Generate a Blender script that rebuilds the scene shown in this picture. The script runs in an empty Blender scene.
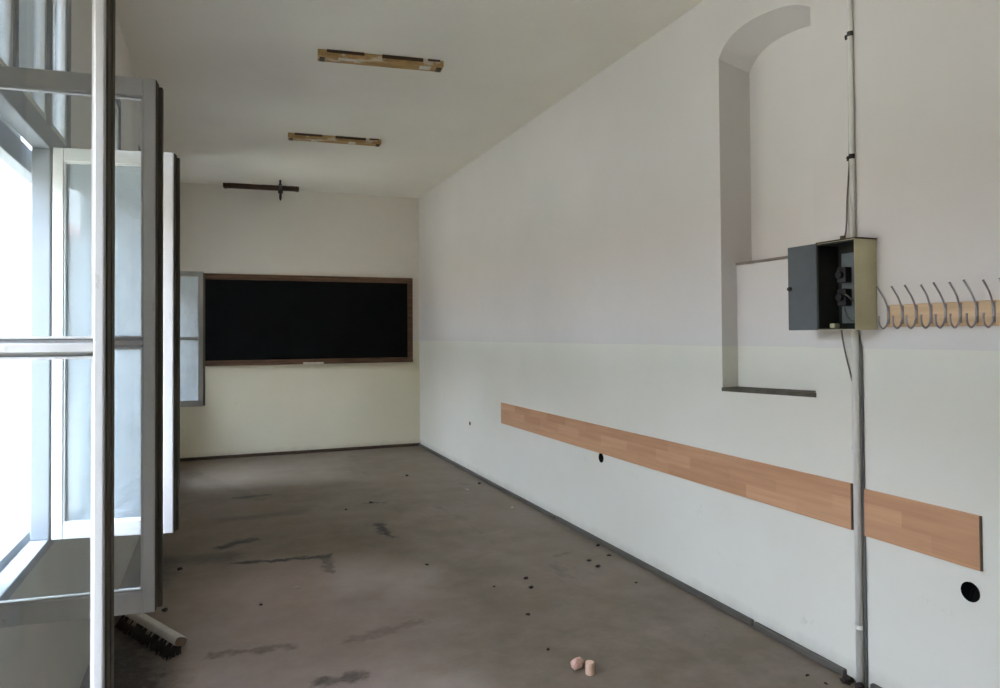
import bpy, bmesh, math, random
from mathutils import Vector, Matrix
from mathutils.geometry import tessellate_polygon

random.seed(7)
COL = bpy.context.scene.collection
PI = math.pi

# ------------------------------------------------------------------ place
EYE = 1.575                       # camera height
W = 2.678                         # right wall
L = -0.583                        # left wall (inner face)
D = 9.889                         # back wall
F = -2.2                          # wall behind the camera
H = 3.5536                        # ceiling
DADO = 1.504                      # top of the oil-paint dado

# camera solved from the photograph's vanishing lines
FPX, YAW, PITCH, ROLL, CYO = 708.431, math.radians(21.6473), math.radians(0.9635), math.radians(-0.38938), -20.849
cy_, sy_ = math.cos(YAW), math.sin(YAW)
FWD = Vector((sy_ * math.cos(PITCH), cy_ * math.cos(PITCH), math.sin(PITCH)))
R0 = Vector((cy_, -sy_, 0)); U0 = R0.cross(FWD)
RIGHT = R0 * math.cos(ROLL) + U0 * math.sin(ROLL)
UP = -R0 * math.sin(ROLL) + U0 * math.cos(ROLL)


def floor_point(px, py, z=0.0):
    """where the sight line of a photograph pixel meets the floor"""
    d = FWD + RIGHT * ((px - 500) / FPX) - UP * ((py - 344 - CYO) / FPX)
    t = (z - EYE) / d.z
    return Vector((d.x * t, d.y * t, z))


# ------------------------------------------------------------------ materials
def srgb(r, g, b):
    f = lambda c: (c / 255 / 12.92) if c / 255 <= 0.04045 else ((c / 255 + 0.055) / 1.055) ** 2.4
    return (f(r), f(g), f(b), 1)


class NT:
    def __init__(self, name):
        self.m = bpy.data.materials.new(name)
        self.m.use_nodes = True
        self.t = self.m.node_tree
        self.t.nodes.clear()
        self.out = self.n('ShaderNodeOutputMaterial')
        self.geo = None

    def n(self, typ, **kw):
        nd = self.t.nodes.new(typ)
        for k, v in kw.items():
            setattr(nd, k, v)
        return nd

    def link(self, a, b):
        self.t.links.new(a, b)

    def pos(self):
        if self.geo is None:
            self.geo = self.n('ShaderNodeTexCoord')
        return self.geo.outputs['Object']

    def noise(self, scale, detail=4, rough=0.6, stretch=None, vec=None):
        v = vec or self.pos()
        if stretch:
            mp = self.n('ShaderNodeMapping')
            mp.inputs['Scale'].default_value = stretch
            self.link(v, mp.inputs['Vector']); v = mp.outputs['Vector']
        nd = self.n('ShaderNodeTexNoise')
        nd.inputs['Scale'].default_value = scale
        nd.inputs['Detail'].default_value = detail
        nd.inputs['Roughness'].default_value = rough
        self.link(v, nd.inputs['Vector'])
        return nd.outputs['Fac']

    def noise_color(self, scale):
        nd = self.n('ShaderNodeTexNoise'); nd.inputs['Scale'].default_value = scale; nd.inputs['Detail'].default_value = 4
        self.link(self.pos(), nd.inputs['Vector'])
        return nd.outputs['Color']

    def ramp(self, fac, stops):
        r = self.n('ShaderNodeValToRGB')
        els = r.color_ramp.elements
        while len(els) < len(stops):
            els.new(0.5)
        for e, (p, c) in zip(els, stops):
            e.position = p; e.color = c
        self.link(fac, r.inputs['Fac'])
        return r.outputs['Color']

    def mix(self, fac, a, b, mode='MIX'):
        m = self.n('ShaderNodeMix', data_type='RGBA', blend_type=mode)
        for sock, v in ((m.inputs[0], fac), (m.inputs[6], a), (m.inputs[7], b)):
            if hasattr(v, 'is_output') or isinstance(v, bpy.types.NodeSocket):
                self.link(v, sock)
            else:
                sock.default_value = v
        return m.outputs[2]

    def math(self, op, a, b=0.0, c=0.0):
        m = self.n('ShaderNodeMath', operation=op)
        for s, v in zip(m.inputs, (a, b, c)):
            if isinstance(v, bpy.types.NodeSocket):
                self.link(v, s)
            else:
                s.default_value = v
        return m.outputs[0]

    def vmath(self, op, a, b=(0, 0, 0)):
        m = self.n('ShaderNodeVectorMath', operation=op)
        for s, v in zip(m.inputs, (a, b)):
            if isinstance(v, bpy.types.NodeSocket):
                self.link(v, s)
            else:
                s.default_value = v
        return m.outputs[1] if op in ('LENGTH', 'DISTANCE') else m.outputs[0]

    def principled(self, color, rough=0.6, metal=0.0, spec=0.5, bump=None, bump_d=0.01, bump_s=0.3):
        p = self.n('ShaderNodeBsdfPrincipled')
        for sock, v in ((p.inputs['Base Color'], color), (p.inputs['Roughness'], rough)):
            if isinstance(v, bpy.types.NodeSocket):
                self.link(v, sock)
            else:
                sock.default_value = v
        p.inputs['Metallic'].default_value = metal
        p.inputs['Specular IOR Level'].default_value = spec
        if bump is not None:
            b = self.n('ShaderNodeBump')
            b.inputs['Distance'].default_value = bump_d
            b.inputs['Strength'].default_value = bump_s
            self.link(bump, b.inputs['Height'])
            self.link(b.outputs['Normal'], p.inputs['Normal'])
        self.link(p.outputs['BSDF'], self.out.inputs['Surface'])
        return p


def simple(name, dark, light, scale=6, rough=0.6, metal=0.0, spec=0.4, stretch=None, bump=0.15):
    t = NT(name)
    n = t.noise(scale, stretch=stretch)
    t.principled(t.ramp(n, [(0.3, dark), (0.7, light)]), rough, metal, spec, bump=n, bump_d=0.004, bump_s=bump)
    return t.m


def wall_paint(name, upper, upper2, lower, lower2):
    t = NT(name)
    sep = t.n('ShaderNodeSeparateXYZ'); t.link(t.pos(), sep.inputs[0])
    blot = t.noise(0.8, 5, 0.6)
    fine = t.noise(35, 3, 0.5)
    wob = t.math('MULTIPLY', t.math('SUBTRACT', t.noise(3.0, 3), 0.5), 0.012)
    up = t.ramp(blot, [(0.3, upper2), (0.7, upper)])
    lo = t.ramp(blot, [(0.3, lower2), (0.7, lower)])
    edge = t.math('GREATER_THAN', t.math('ADD', sep.outputs['Z'], wob), DADO)
    col = t.mix(edge, lo, up)
    # scuffs low on the wall
    low = t.math('LESS_THAN', sep.outputs['Z'], 0.9)
    sc = t.ramp(t.noise(5, 6, 0.75), [(0.63, (0, 0, 0, 1)), (0.75, (1, 1, 1, 1))])
    rgb2 = t.n('ShaderNodeRGBToBW'); t.link(sc, rgb2.inputs[0])
    col = t.mix(t.math('MULTIPLY', t.math('MULTIPLY', rgb2.outputs[0], low), 0.22), col, srgb(120, 112, 98))
    # thin dirt along the foot of the wall
    fr = t.n('ShaderNodeMapRange'); fr.inputs['From Min'].default_value = 0.16; fr.inputs['From Max'].default_value = 0.0
    fr.inputs['To Min'].default_value = 0.0; fr.inputs['To Max'].default_value = 0.55
    t.link(t.math('ADD', sep.outputs['Z'], t.math('MULTIPLY', t.noise(7, 6, 0.75), 0.12)), fr.inputs['Value'])
    col = t.mix(fr.outputs[0], col, srgb(120, 110, 95))
    ro = t.math('ADD', t.math('MULTIPLY', edge, 0.35), 0.5)
    t.principled(col, ro, spec=0.25, bump=fine, bump_d=0.002, bump_s=0.25)
    return t.m


M = {}
M['wall'] = wall_paint('wall_paint', srgb(225, 221, 218), srgb(218, 214, 210), srgb(232, 230, 220), srgb(225, 223, 211))
M['wall_cream'] = wall_paint('back_wall_paint', srgb(230, 225, 214), srgb(223, 217, 205), srgb(236, 231, 208), srgb(229, 223, 198))
M['wall_window'] = wall_paint('window_wall_paint', srgb(226, 221, 215), srgb(219, 213, 207), srgb(186, 181, 170), srgb(168, 162, 150))  # lower band darkened in colour for the backlit shade under the windows
t = NT('ceiling_paint')
n = t.noise(0.7, 5, 0.6)
t.principled(t.ramp(n, [(0.3, srgb(231, 227, 216)), (0.7, srgb(239, 235, 225))]), 0.9, spec=0.2, bump=t.noise(30), bump_d=0.002, bump_s=0.2)
M['ceiling'] = t.m


def floor_material():
    t = NT('worn_floor')
    big = t.noise(0.55, 6, 0.65)
    mid = t.noise(3.0, 6, 0.7)
    fine = t.noise(40, 4, 0.7)
    col = t.ramp(big, [(0.30, srgb(101, 89, 72)), (0.5, srgb(113, 100, 83)), (0.7, srgb(126, 111, 95))])
    bw = t.n('ShaderNodeRGBToBW')
    t.link(t.ramp(mid, [(0.40, (0, 0, 0, 1)), (0.66, (1, 1, 1, 1))]), bw.inputs[0])
    col = t.mix(t.math('MULTIPLY', bw.outputs[0], 0.6), col, srgb(140, 130, 120))
    bw2 = t.n('ShaderNodeRGBToBW')
    t.link(t.ramp(t.noise(1.7, 8, 0.8, stretch=(1, 0.45, 1)), [(0.58, (0, 0, 0, 1)), (0.70, (1, 1, 1, 1))]), bw2.inputs[0])
    col = t.mix(t.math('MULTIPLY', bw2.outputs[0], 0.6), col, srgb(62, 52, 46))
    spk = t.n('ShaderNodeRGBToBW')
    t.link(t.ramp(fine, [(0.60, (0, 0, 0, 1)), (0.72, (1, 1, 1, 1))]), spk.inputs[0])
    col = t.mix(t.math('MULTIPLY', spk.outputs[0], 0.25), col, srgb(60, 52, 46))
    # broad pale dusty zone trodden along the window side
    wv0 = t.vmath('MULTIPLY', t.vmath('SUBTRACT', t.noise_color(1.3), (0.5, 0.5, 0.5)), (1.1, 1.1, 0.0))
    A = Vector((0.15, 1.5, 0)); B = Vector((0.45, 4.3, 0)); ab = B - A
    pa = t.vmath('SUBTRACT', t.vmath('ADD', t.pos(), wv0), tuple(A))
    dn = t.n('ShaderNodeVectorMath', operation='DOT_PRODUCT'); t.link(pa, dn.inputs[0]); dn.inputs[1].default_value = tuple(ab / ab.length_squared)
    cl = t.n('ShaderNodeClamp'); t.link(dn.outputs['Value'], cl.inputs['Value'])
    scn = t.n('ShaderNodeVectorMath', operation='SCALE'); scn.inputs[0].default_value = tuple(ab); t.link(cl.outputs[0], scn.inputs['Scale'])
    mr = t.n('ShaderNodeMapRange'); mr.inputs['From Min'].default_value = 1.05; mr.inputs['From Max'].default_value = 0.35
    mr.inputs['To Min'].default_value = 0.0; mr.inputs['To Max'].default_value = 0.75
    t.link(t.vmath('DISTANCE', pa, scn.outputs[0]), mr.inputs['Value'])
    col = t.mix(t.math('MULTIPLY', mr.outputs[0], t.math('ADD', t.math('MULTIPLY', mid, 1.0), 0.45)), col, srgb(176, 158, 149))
    # painted shade under the windows first, then single stains with their own outline: two end points on the floor, half width, strength
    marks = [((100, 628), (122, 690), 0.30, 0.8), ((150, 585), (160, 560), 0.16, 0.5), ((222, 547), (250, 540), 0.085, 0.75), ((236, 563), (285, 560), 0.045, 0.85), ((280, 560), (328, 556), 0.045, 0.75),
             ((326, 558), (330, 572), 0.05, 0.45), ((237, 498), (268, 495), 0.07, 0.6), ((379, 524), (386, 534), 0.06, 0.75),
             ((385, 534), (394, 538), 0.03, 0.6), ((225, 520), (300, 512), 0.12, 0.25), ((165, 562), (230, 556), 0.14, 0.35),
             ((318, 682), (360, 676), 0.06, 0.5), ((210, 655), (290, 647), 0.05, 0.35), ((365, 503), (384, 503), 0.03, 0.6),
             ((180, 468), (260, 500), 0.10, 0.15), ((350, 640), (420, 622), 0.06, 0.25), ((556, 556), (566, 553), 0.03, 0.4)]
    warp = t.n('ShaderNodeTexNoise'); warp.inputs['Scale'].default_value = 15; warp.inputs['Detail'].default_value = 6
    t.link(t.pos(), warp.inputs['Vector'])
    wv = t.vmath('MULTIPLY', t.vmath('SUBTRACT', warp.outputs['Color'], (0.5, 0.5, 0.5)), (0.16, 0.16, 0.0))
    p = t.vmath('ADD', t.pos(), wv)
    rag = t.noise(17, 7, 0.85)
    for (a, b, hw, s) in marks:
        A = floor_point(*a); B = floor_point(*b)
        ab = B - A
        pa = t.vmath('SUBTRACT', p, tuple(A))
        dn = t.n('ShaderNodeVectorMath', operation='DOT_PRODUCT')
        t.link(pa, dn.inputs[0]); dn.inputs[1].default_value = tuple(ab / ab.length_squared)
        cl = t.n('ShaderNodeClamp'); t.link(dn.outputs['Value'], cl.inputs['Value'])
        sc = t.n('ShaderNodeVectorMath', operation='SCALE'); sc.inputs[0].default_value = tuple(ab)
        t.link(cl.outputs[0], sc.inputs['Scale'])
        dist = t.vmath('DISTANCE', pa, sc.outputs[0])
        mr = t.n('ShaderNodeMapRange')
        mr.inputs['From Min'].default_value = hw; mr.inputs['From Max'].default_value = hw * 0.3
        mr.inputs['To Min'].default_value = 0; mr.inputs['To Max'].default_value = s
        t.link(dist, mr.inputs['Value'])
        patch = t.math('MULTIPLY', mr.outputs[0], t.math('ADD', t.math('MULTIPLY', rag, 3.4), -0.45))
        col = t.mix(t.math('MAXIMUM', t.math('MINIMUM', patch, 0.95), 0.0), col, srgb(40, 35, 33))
    ro = t.math('ADD', t.math('MULTIPLY', mid, 0.25), 0.42)
    t.principled(col, ro, spec=0.35, bump=t.math('ADD', mid, t.math('MULTIPLY', fine, 0.3)), bump_d=0.006, bump_s=0.25)
    return t.m


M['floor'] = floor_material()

t = NT('old_white_paint')
n = t.noise(6, 5, 0.65, stretch=(1, 1, 0.35))
chips = t.n('ShaderNodeRGBToBW')
t.link(t.ramp(t.noise(22, 5, 0.7, stretch=(1, 1, 0.5)), [(0.66, (0, 0, 0, 1)), (0.70, (1, 1, 1, 1))]), chips.inputs[0])
c = t.mix(t.math('MULTIPLY', chips.outputs[0], 0.35), t.ramp(n, [(0.3, srgb(184, 183, 180)), (0.7, srgb(202, 201, 198))]), srgb(150, 138, 120))
t.principled(c, 0.45, spec=0.4, bump=n, bump_d=0.003, bump_s=0.2)
M['white_paint'] = t.m
M['dimmed_frame'] = simple('dimmed_frame_paint', srgb(112, 116, 121), srgb(130, 134, 139), 5, 0.55)  # frame white darkened in colour to offset the strong daylight on it
M['dark_edge'] = simple('weathered_dark_edge', srgb(62, 57, 46), srgb(92, 86, 72), 12, 0.7, stretch=(1, 1, 0.2))

M['olive_edge'] = simple('olive_grey_edge', srgb(96, 97, 84), srgb(120, 121, 106), 12, 0.7, stretch=(1, 1, 0.2))

# window glass: clear, mirror-like at grazing angles, filmed with dust
def dust_haze_glass(name, lo, hi, tint):
    t = NT(name)
    fres = t.n('ShaderNodeFresnel'); fres.inputs['IOR'].default_value = 1.62
    tr = t.n('ShaderNodeBsdfTransparent'); tr.inputs['Color'].default_value = (0.965, 0.985, 0.985, 1)
    gl = t.n('ShaderNodeBsdfGlossy'); gl.inputs['Roughness'].default_value = 0.015
    gl.inputs['Color'].default_value = (0.95, 0.97, 1, 1)
    m1 = t.n('ShaderNodeMixShader'); t.link(fres.outputs[0], m1.inputs[0]); t.link(tr.outputs[0], m1.inputs[1]); t.link(gl.outputs[0], m1.inputs[2])
    df = t.n('ShaderNodeBsdfDiffuse'); df.inputs['Color'].default_value = tint
    tl = t.n('ShaderNodeBsdfTranslucent'); tl.inputs['Color'].default_value = tint
    md = t.n('ShaderNodeMixShader'); md.inputs[0].default_value = 0.5; t.link(df.outputs[0], md.inputs[1]); t.link(tl.outputs[0], md.inputs[2])
    dust = t.n('ShaderNodeMapRange'); t.link(t.noise(4, 6, 0.65, stretch=(1, 1, 0.5)), dust.inputs['Value'])
    dust.inputs['From Min'].default_value = 0.35; dust.inputs['From Max'].default_value = 0.75
    dust.inputs['To Min'].default_value = lo; dust.inputs['To Max'].default_value = hi
    m2 = t.n('ShaderNodeMixShader'); t.link(dust.outputs[0], m2.inputs[0]); t.link(m1.outputs[0], m2.inputs[1]); t.link(md.outputs[0], m2.inputs[2])
    t.link(m2.outputs[0], t.out.inputs['Surface'])
    return t.m


M['glass'] = dust_haze_glass('window_glass', 0.02, 0.08, srgb(205, 205, 198))
M['dust_haze_glass'] = dust_haze_glass('hazed_dusty_window_glass', 0.34, 0.56, srgb(222, 232, 238))  # besides dust, the heavy bluish film stands in for sky reflected in the panes

M['board_black'] = simple('blackboard_slate', srgb(6, 8, 9), srgb(13, 16, 17), 3, 0.7, spec=0.12)
M['board_wood'] = simple('worn_brown_wood', srgb(70, 47, 34), srgb(118, 88, 64), 9, 0.55, stretch=(0.35, 1, 3))
M['chalk'] = simple('chalk_white', srgb(205, 200, 185), srgb(225, 220, 208), 20, 0.9)

t = NT('batten_board')
wv = t.noise(5, 5, 0.7, stretch=(1.2, 4, 4))
pt = t.n('ShaderNodeRGBToBW')
t.link(t.ramp(t.noise(4.5, 5, 0.6, stretch=(1, 2, 1)), [(0.55, (0, 0, 0, 1)), (0.60, (1, 1, 1, 1))]), pt.inputs[0])
c = t.mix(t.math('MULTIPLY', pt.outputs[0], 0.8), t.ramp(wv, [(0.3, srgb(150, 116, 70)), (0.7, srgb(198, 165, 112))]), srgb(215, 207, 190))
t.principled(c, 0.7, spec=0.25, bump=wv, bump_d=0.004, bump_s=0.3)
M['batten'] = t.m
M['batten_dark'] = simple('dark_batten_board', srgb(48, 34, 22), srgb(84, 62, 42), 8, 0.7, stretch=(0.4, 2, 2))

t = NT('laminate_rail')
mp = t.n('ShaderNodeMapping'); mp.inputs['Rotation'].default_value = (0, 0, 0)
sep = t.n('ShaderNodeSeparateXYZ'); t.link(t.pos(), sep.inputs[0])
cmb = t.n('ShaderNodeCombineXYZ'); t.link(sep.outputs['Y'], cmb.inputs['X']); t.link(sep.outputs['Z'], cmb.inputs['Y'])
br = t.n('ShaderNodeTexBrick'); t.link(cmb.outputs[0], br.inputs['Vector'])
br.inputs['Scale'].default_value = 1.0; br.inputs['Brick Width'].default_value = 0.36; br.inputs['Row Height'].default_value = 0.0684
br.inputs['Mortar Size'].default_value = 0.0; br.offset = 0.37
br.inputs['Color1'].default_value = srgb(186, 140, 106); br.inputs['Color2'].default_value = srgb(212, 166, 130)
gr = t.noise(14, 5, 0.65, stretch=(1, 0.12, 2.5))
c = t.mix(0.35, br.outputs['Color'], t.ramp(gr, [(0.3, srgb(176, 126, 94)), (0.7, srgb(220, 176, 138))]))
t.principled(c, 0.45, spec=0.4, bump=gr, bump_d=0.001, bump_s=0.1)
M['laminate'] = t.m
M['rail_edge'] = simple('laminate_edge', srgb(96, 76, 60), srgb(120, 98, 78), 10, 0.7)

M['box_cream'] = simple('cream_enamel', srgb(190, 183, 148), srgb(206, 199, 164), 5, 0.45)
M['box_inside'] = simple('dark_box_inside', srgb(34, 36, 34), srgb(50, 52, 48), 7, 0.7)
M['box_door'] = simple('grey_blue_enamel', srgb(78, 83, 86), srgb(92, 97, 100), 4, 0.5)
M['box_plate'] = simple('grey_backing_plate', srgb(88, 96, 98), srgb(112, 120, 120), 8, 0.55)
M['black_plastic'] = simple('black_plastic', srgb(12, 12, 14), srgb(26, 26, 28), 9, 0.4)
M['rust_edge'] = simple('rusty_rim', srgb(72, 62, 48), srgb(100, 88, 68), 10, 0.7)
M['hook_metal'] = simple('dull_hook_metal', srgb(140, 135, 138), srgb(172, 167, 170), 12, 0.4, metal=0.1)
M['rack_wood'] = simple('pine_rack_wood', srgb(192, 160, 124), srgb(220, 192, 156), 8, 0.55, stretch=(1, 0.25, 3))
M['pipe_paint'] = simple('painted_conduit', srgb(218, 216, 210), srgb(230, 228, 222), 5, 0.5)
M['line_grey'] = simple('grey_line', srgb(92, 92, 90), srgb(116, 116, 112), 6, 0.5)
M['cable'] = simple('dark_cable', srgb(96, 92, 85), srgb(124, 119, 110), 9, 0.6)
M['clip'] = simple('dark_clip', srgb(40, 36, 34), srgb(66, 60, 56), 9, 0.6)
M['skirting'] = simple('grey_skirting', srgb(74, 70, 64), srgb(100, 95, 88), 6, 0.6, stretch=(1, 0.4, 1))
M['skirting_brown'] = simple('brown_skirting', srgb(66, 52, 40), srgb(88, 72, 56), 6, 0.6)
M['hole'] = simple('dark_socket_cup', srgb(6, 6, 6), srgb(14, 13, 12), 14, 0.9, spec=0.1)
M['dark_wire'] = simple('dark_wire', srgb(16, 15, 14), srgb(30, 28, 26), 14, 0.8, spec=0.1)
M['dirty_sill'] = simple('dirty_niche_sill', srgb(78, 76, 66), srgb(104, 100, 88), 7, 0.85)
M['ledge_wood'] = simple('grey_ledge_board', srgb(116, 104, 94), srgb(140, 128, 116), 7, 0.8)
M['broom_wood'] = simple('bleached_broom_block', srgb(176, 172, 160), srgb(206, 202, 190), 9, 0.6)
M['broom_end'] = simple('raw_broom_end', srgb(104, 86, 66), srgb(132, 112, 88), 14, 0.8)
M['bristle'] = simple('dark_bristle', srgb(16, 14, 12), srgb(36, 31, 26), 20, 0.8)
M['bristle_pale'] = simple('pale_bristle', srgb(128, 122, 108), srgb(160, 152, 136), 20, 0.8)
M['brick'] = simple('pale_terracotta', srgb(190, 146, 128), srgb(226, 190, 174), 30, 0.85)
M['wood_bit'] = simple('pale_pine_bit', srgb(212, 172, 148), srgb(232, 198, 174), 18, 0.75)
M['crumb'] = simple('dark_crumb_dirt', srgb(32, 28, 25), srgb(58, 50, 44), 60, 0.9)
M['plaster'] = simple('plaster_chip', srgb(176, 168, 155), srgb(205, 198, 186), 40, 0.9)
M['facade'] = simple('dull_render', srgb(98, 90, 79), srgb(112, 104, 92), 1.2, 0.9)  # walls kept dark to limit light bounced onto the room's upper walls
M['facade_glass'] = simple('far_window_glass', srgb(58, 68, 78), srgb(84, 96, 106), 0.6, 0.15, spec=0.6)
M['roof'] = simple('clay_tile_roof', srgb(140, 88, 66), srgb(166, 108, 82), 5, 0.85)
M['ground'] = simple('courtyard_gravel', srgb(147, 139, 121), srgb(164, 156, 138), 1.5, 0.95)
M['steel'] = simple('painted_hinge', srgb(150, 148, 140), srgb(176, 174, 166), 12, 0.45, metal=0.3)


# ------------------------------------------------------------------ mesh helpers
def link(name, bm, mat, parent=None, bevel=0.0, smooth=False, loc=None):
    bmesh.ops.recalc_face_normals(bm, faces=bm.faces)
    me = bpy.data.meshes.new(name)
    bm.to_mesh(me); bm.free()
    mats = mat if isinstance(mat, (list, tuple)) else [mat]
    for m in mats:
        me.materials.append(m)
    if smooth:
        for p in me.polygons:
            p.use_smooth = True
    o = bpy.data.objects.new(name, me)
    COL.objects.link(o)
    if loc:
        o.location = loc
    if parent:
        o.parent = parent
    if bevel:
        b = o.modifiers.new('edge', 'BEVEL')
        b.width = bevel; b.segments = 2; b.limit_method = 'ANGLE'; b.angle_limit = math.radians(50)
    return o


def tag(o, label=None, cat=None, group=None, kind=None):
    if label: o['label'] = label
    if cat: o['category'] = cat
    if group: o['group'] = group
    if kind: o['kind'] = kind
    return o


def root(name, loc, rotz=0.0):
    o = bpy.data.objects.new(name, None)
    COL.objects.link(o)
    o.location = loc; o.rotation_euler = (0, 0, rotz)
    o.empty_display_size = 0.1
    return o


def box(bm, x0, x1, y0, y1, z0, z1, mi=0):
    v = [bm.verts.new(p) for p in ((x0, y0, z0), (x1, y0, z0), (x1, y1, z0), (x0, y1, z0), (x0, y0, z1), (x1, y0, z1), (x1, y1, z1), (x0, y1, z1))]
    fs = []
    for q in ((0, 3, 2, 1), (4, 5, 6, 7), (0, 1, 5, 4), (1, 2, 6, 5), (2, 3, 7, 6), (3, 0, 4, 7)):
        f = bm.faces.new([v[i] for i in q]); f.material_index = mi
        fs.append(f)
    return v


def tube(bm, pts, r, seg=10, closed_ends=True, mi=0):
    pts = [Vector(p) for p in pts]
    rs = r if isinstance(r, (list, tuple)) else [r] * len(pts)
    rings = []
    prev = None
    for i, p in enumerate(pts):
        a = pts[max(0, i - 1)]; b = pts[min(len(pts) - 1, i + 1)]
        tdir = (b - a).normalized()
        if prev is None:
            ref = Vector((0, 0, 1)) if abs(tdir.z) < 0.9 else Vector((1, 0, 0))
            u = tdir.cross(ref).normalized()
        else:
            u = (prev - tdir * prev.dot(tdir)).normalized()
        prev = u
        v = tdir.cross(u)
        rings.append([bm.verts.new(p + (u * math.cos(2 * PI * k / seg) + v * math.sin(2 * PI * k / seg)) * rs[i]) for k in range(seg)])
    for a, b in zip(rings, rings[1:]):
        for k in range(seg):
            bm.faces.new((a[k], a[(k + 1) % seg], b[(k + 1) % seg], b[k])).material_index = mi
    if closed_ends:
        bm.faces.new(rings[0][::-1]).material_index = mi
        bm.faces.new(rings[-1]).material_index = mi


def smooth_path(pts, n=6):
    pts = [Vector(p) for p in pts]
    out = []
    for i in range(len(pts) - 1):
        p0 = pts[max(0, i - 1)]; p1 = pts[i]; p2 = pts[i + 1]; p3 = pts[min(len(pts) - 1, i + 2)]
        for k in range(n):
            s = k / n
            out.append(0.5 * ((2 * p1) + (-p0 + p2) * s + (2 * p0 - 5 * p1 + 4 * p2 - p3) * s * s + (-p0 + 3 * p1 - 3 * p2 + p3) * s ** 3))
    out.append(pts[-1])
    return out


def sheet(bm, loops, to3d, mi=0):
    """a flat face with holes: loops of 2-D points, the first is the outline"""
    polys = [[Vector((a, b, 0)) for a, b in lp] for lp in loops]
    flat = [p for lp in polys for p in lp]
    vs = [bm.verts.new(to3d(p.x, p.y)) for p in flat]
    for tri in tessellate_polygon(polys):
        try:
            bm.faces.new([vs[i] for i in tri]).material_index = mi
        except ValueError:
            pass
    res, k = [], 0
    for lp in polys:
        res.append(vs[k:k + len(lp)]); k += len(lp)
    return res


def bridge(bm, a, b, mi=0):
    n_ = len(a)
    for k in range(n_):
        bm.faces.new((a[k], a[(k + 1) % n_], b[(k + 1) % n_], b[k])).material_index = mi


# ------------------------------------------------------------------ the room
TH = 0.26                                                   # wall thickness on the window side
bm = bmesh.new(); box(bm, L - TH, W + 0.35, F - 0.2, D + 0.25, -0.2, 0.0)
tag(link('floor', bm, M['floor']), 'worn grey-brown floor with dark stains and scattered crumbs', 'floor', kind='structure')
bm = bmesh.new(); box(bm, L - TH, W + 0.35, F - 0.2, D + 0.25, H, H + 0.25)
tag(link('ceiling', bm, M['ceiling']), 'plain grey-beige plaster ceiling with three mounting boards', 'ceiling', kind='structure')
bm = bmesh.new(); box(bm, L - TH, W + 0.35, D, D + 0.25, 0, H)
tag(link('wall_back', bm, M['wall_cream']), 'cream end wall carrying the blackboard', 'wall', kind='structure')
bm = bmesh.new(); box(bm, L - TH, W + 0.35, F - 0.2, F, 0, H)
tag(link('wall_front', bm, M['wall']), 'plain wall at the near end of the room', 'wall', kind='structure')

# window openings in the left wall (near jamb, far jamb)
WZ0, WZT, WZ1 = 0.80, 2.275, 3.08
OPEN = [(0.315, 1.245), (2.135, 3.43), (4.14, 5.065), (6.15, 7.075), (8.165, 9.09)]
ALLW = OPEN


def rect(a0, a1, b0, b1):
    return [(a0, b0), (a1, b0), (a1, b1), (a0, b1)]


bm = bmesh.new()
loops = [rect(F, D, 0, H)] + [rect(a, b, WZ0, WZ1) for a, b in ALLW]
inn = sheet(bm, loops, lambda a, b: (L, a, b))
outr = sheet(bm, loops, lambda a, b: (L - TH, a, b))
for a, b in zip(inn, outr):
    bridge(bm, a, b)
tag(link('wall_left', bm, M['wall_window']), 'cream window wall on the left with a row of deep window openings', 'wall', kind='structure')

# right wall with the arched niche and the socket holes
arch = [(3.303, 3.158), (3.262, 3.206), (3.204, 3.243), (3.14, 3.262), (3.05, 3.270), (2.96, 3.267), (2.87, 3.255), (2.787, 3.238), (2.70, 3.207), (2.622, 3.163)]
arch = [(p.x, p.y) for p in smooth_path([(a, b, 0) for a, b in arch], 4)]
niche = [(2.622, 1.284), (3.303, 1.264)] + arch


def circ(y, z, r, n_=20):
    return [(y + r * math.cos(2 * PI * k / n_), z + r * math.sin(2 * PI * k / n_)) for k in range(n_)]


HOLES = [(1.878, 0.578, 0.037), (4.700, 0.645, 0.036), (7.703, 0.563, 0.022)]
bm = bmesh.new()
inn = sheet(bm, [rect(F, D, 0, H), niche] + [circ(y, z, r + 0.0015) for y, z, r in HOLES], lambda a, b: (W, a, b))
XU = 2.899
back = [bm.verts.new((XU, a, b - (0.055 if b > 2 else 0))) for a, b in niche]
bridge(bm, inn[1], back)
bm.faces.new(back)
for lp, (y, z, r) in zip(inn[2:], HOLES):
    rear = [bm.verts.new((W + 0.06, a, b)) for a, b in circ(y, z, r + 0.0015)]
    bridge(bm, lp, rear); bm.faces.new(rear)
outer = [bm.verts.new((W + 0.35, a, b)) for a, b in rect(F, D, 0, H)]
bridge(bm, inn[0], outer); bm.faces.new(outer)
wr = tag(link('wall_right', bm, M['wall']), 'long white and cream wall on the right with an arched niche', 'wall', kind='structure')

# the masonry infill in the lower part of the niche, and its ledge and sill
bm = bmesh.new()
XLOW = 2.788
v = [bm.verts.new(p) for p in ((XLOW, 2.623, 1.285), (XLOW, 3.302, 1.265), (XLOW, 3.302, 1.968), (XLOW, 2.623, 1.968),
                               (XU - 0.001, 2.623, 1.285), (XU - 0.001, 3.302, 1.265), (XU - 0.001, 3.302, 1.968), (XU - 0.001, 2.623, 1.968))]
for q in ((0, 1, 2, 3), (4, 7, 6, 5), (0, 4, 5, 1), (1, 5, 6, 2), (2, 6, 7, 3), (3, 7, 4, 0)):
    bm.faces.new([v[i] for i in q])
tag(link('trim_1', bm, M['wall']), 'shallow cream infill closing the lower half of the arched niche', 'niche infill', kind='structure')
bm = bmesh.new(); box(bm, XLOW - 0.012, XU - 0.002, 2.624, 3.301, 1.968, 1.982)
tag(link('trim_2', bm, M['ledge_wood'], bevel=0.003), 'thin grey ledge halfway up the arched niche', 'ledge', kind='structure')
bm = bmesh.new()
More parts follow.
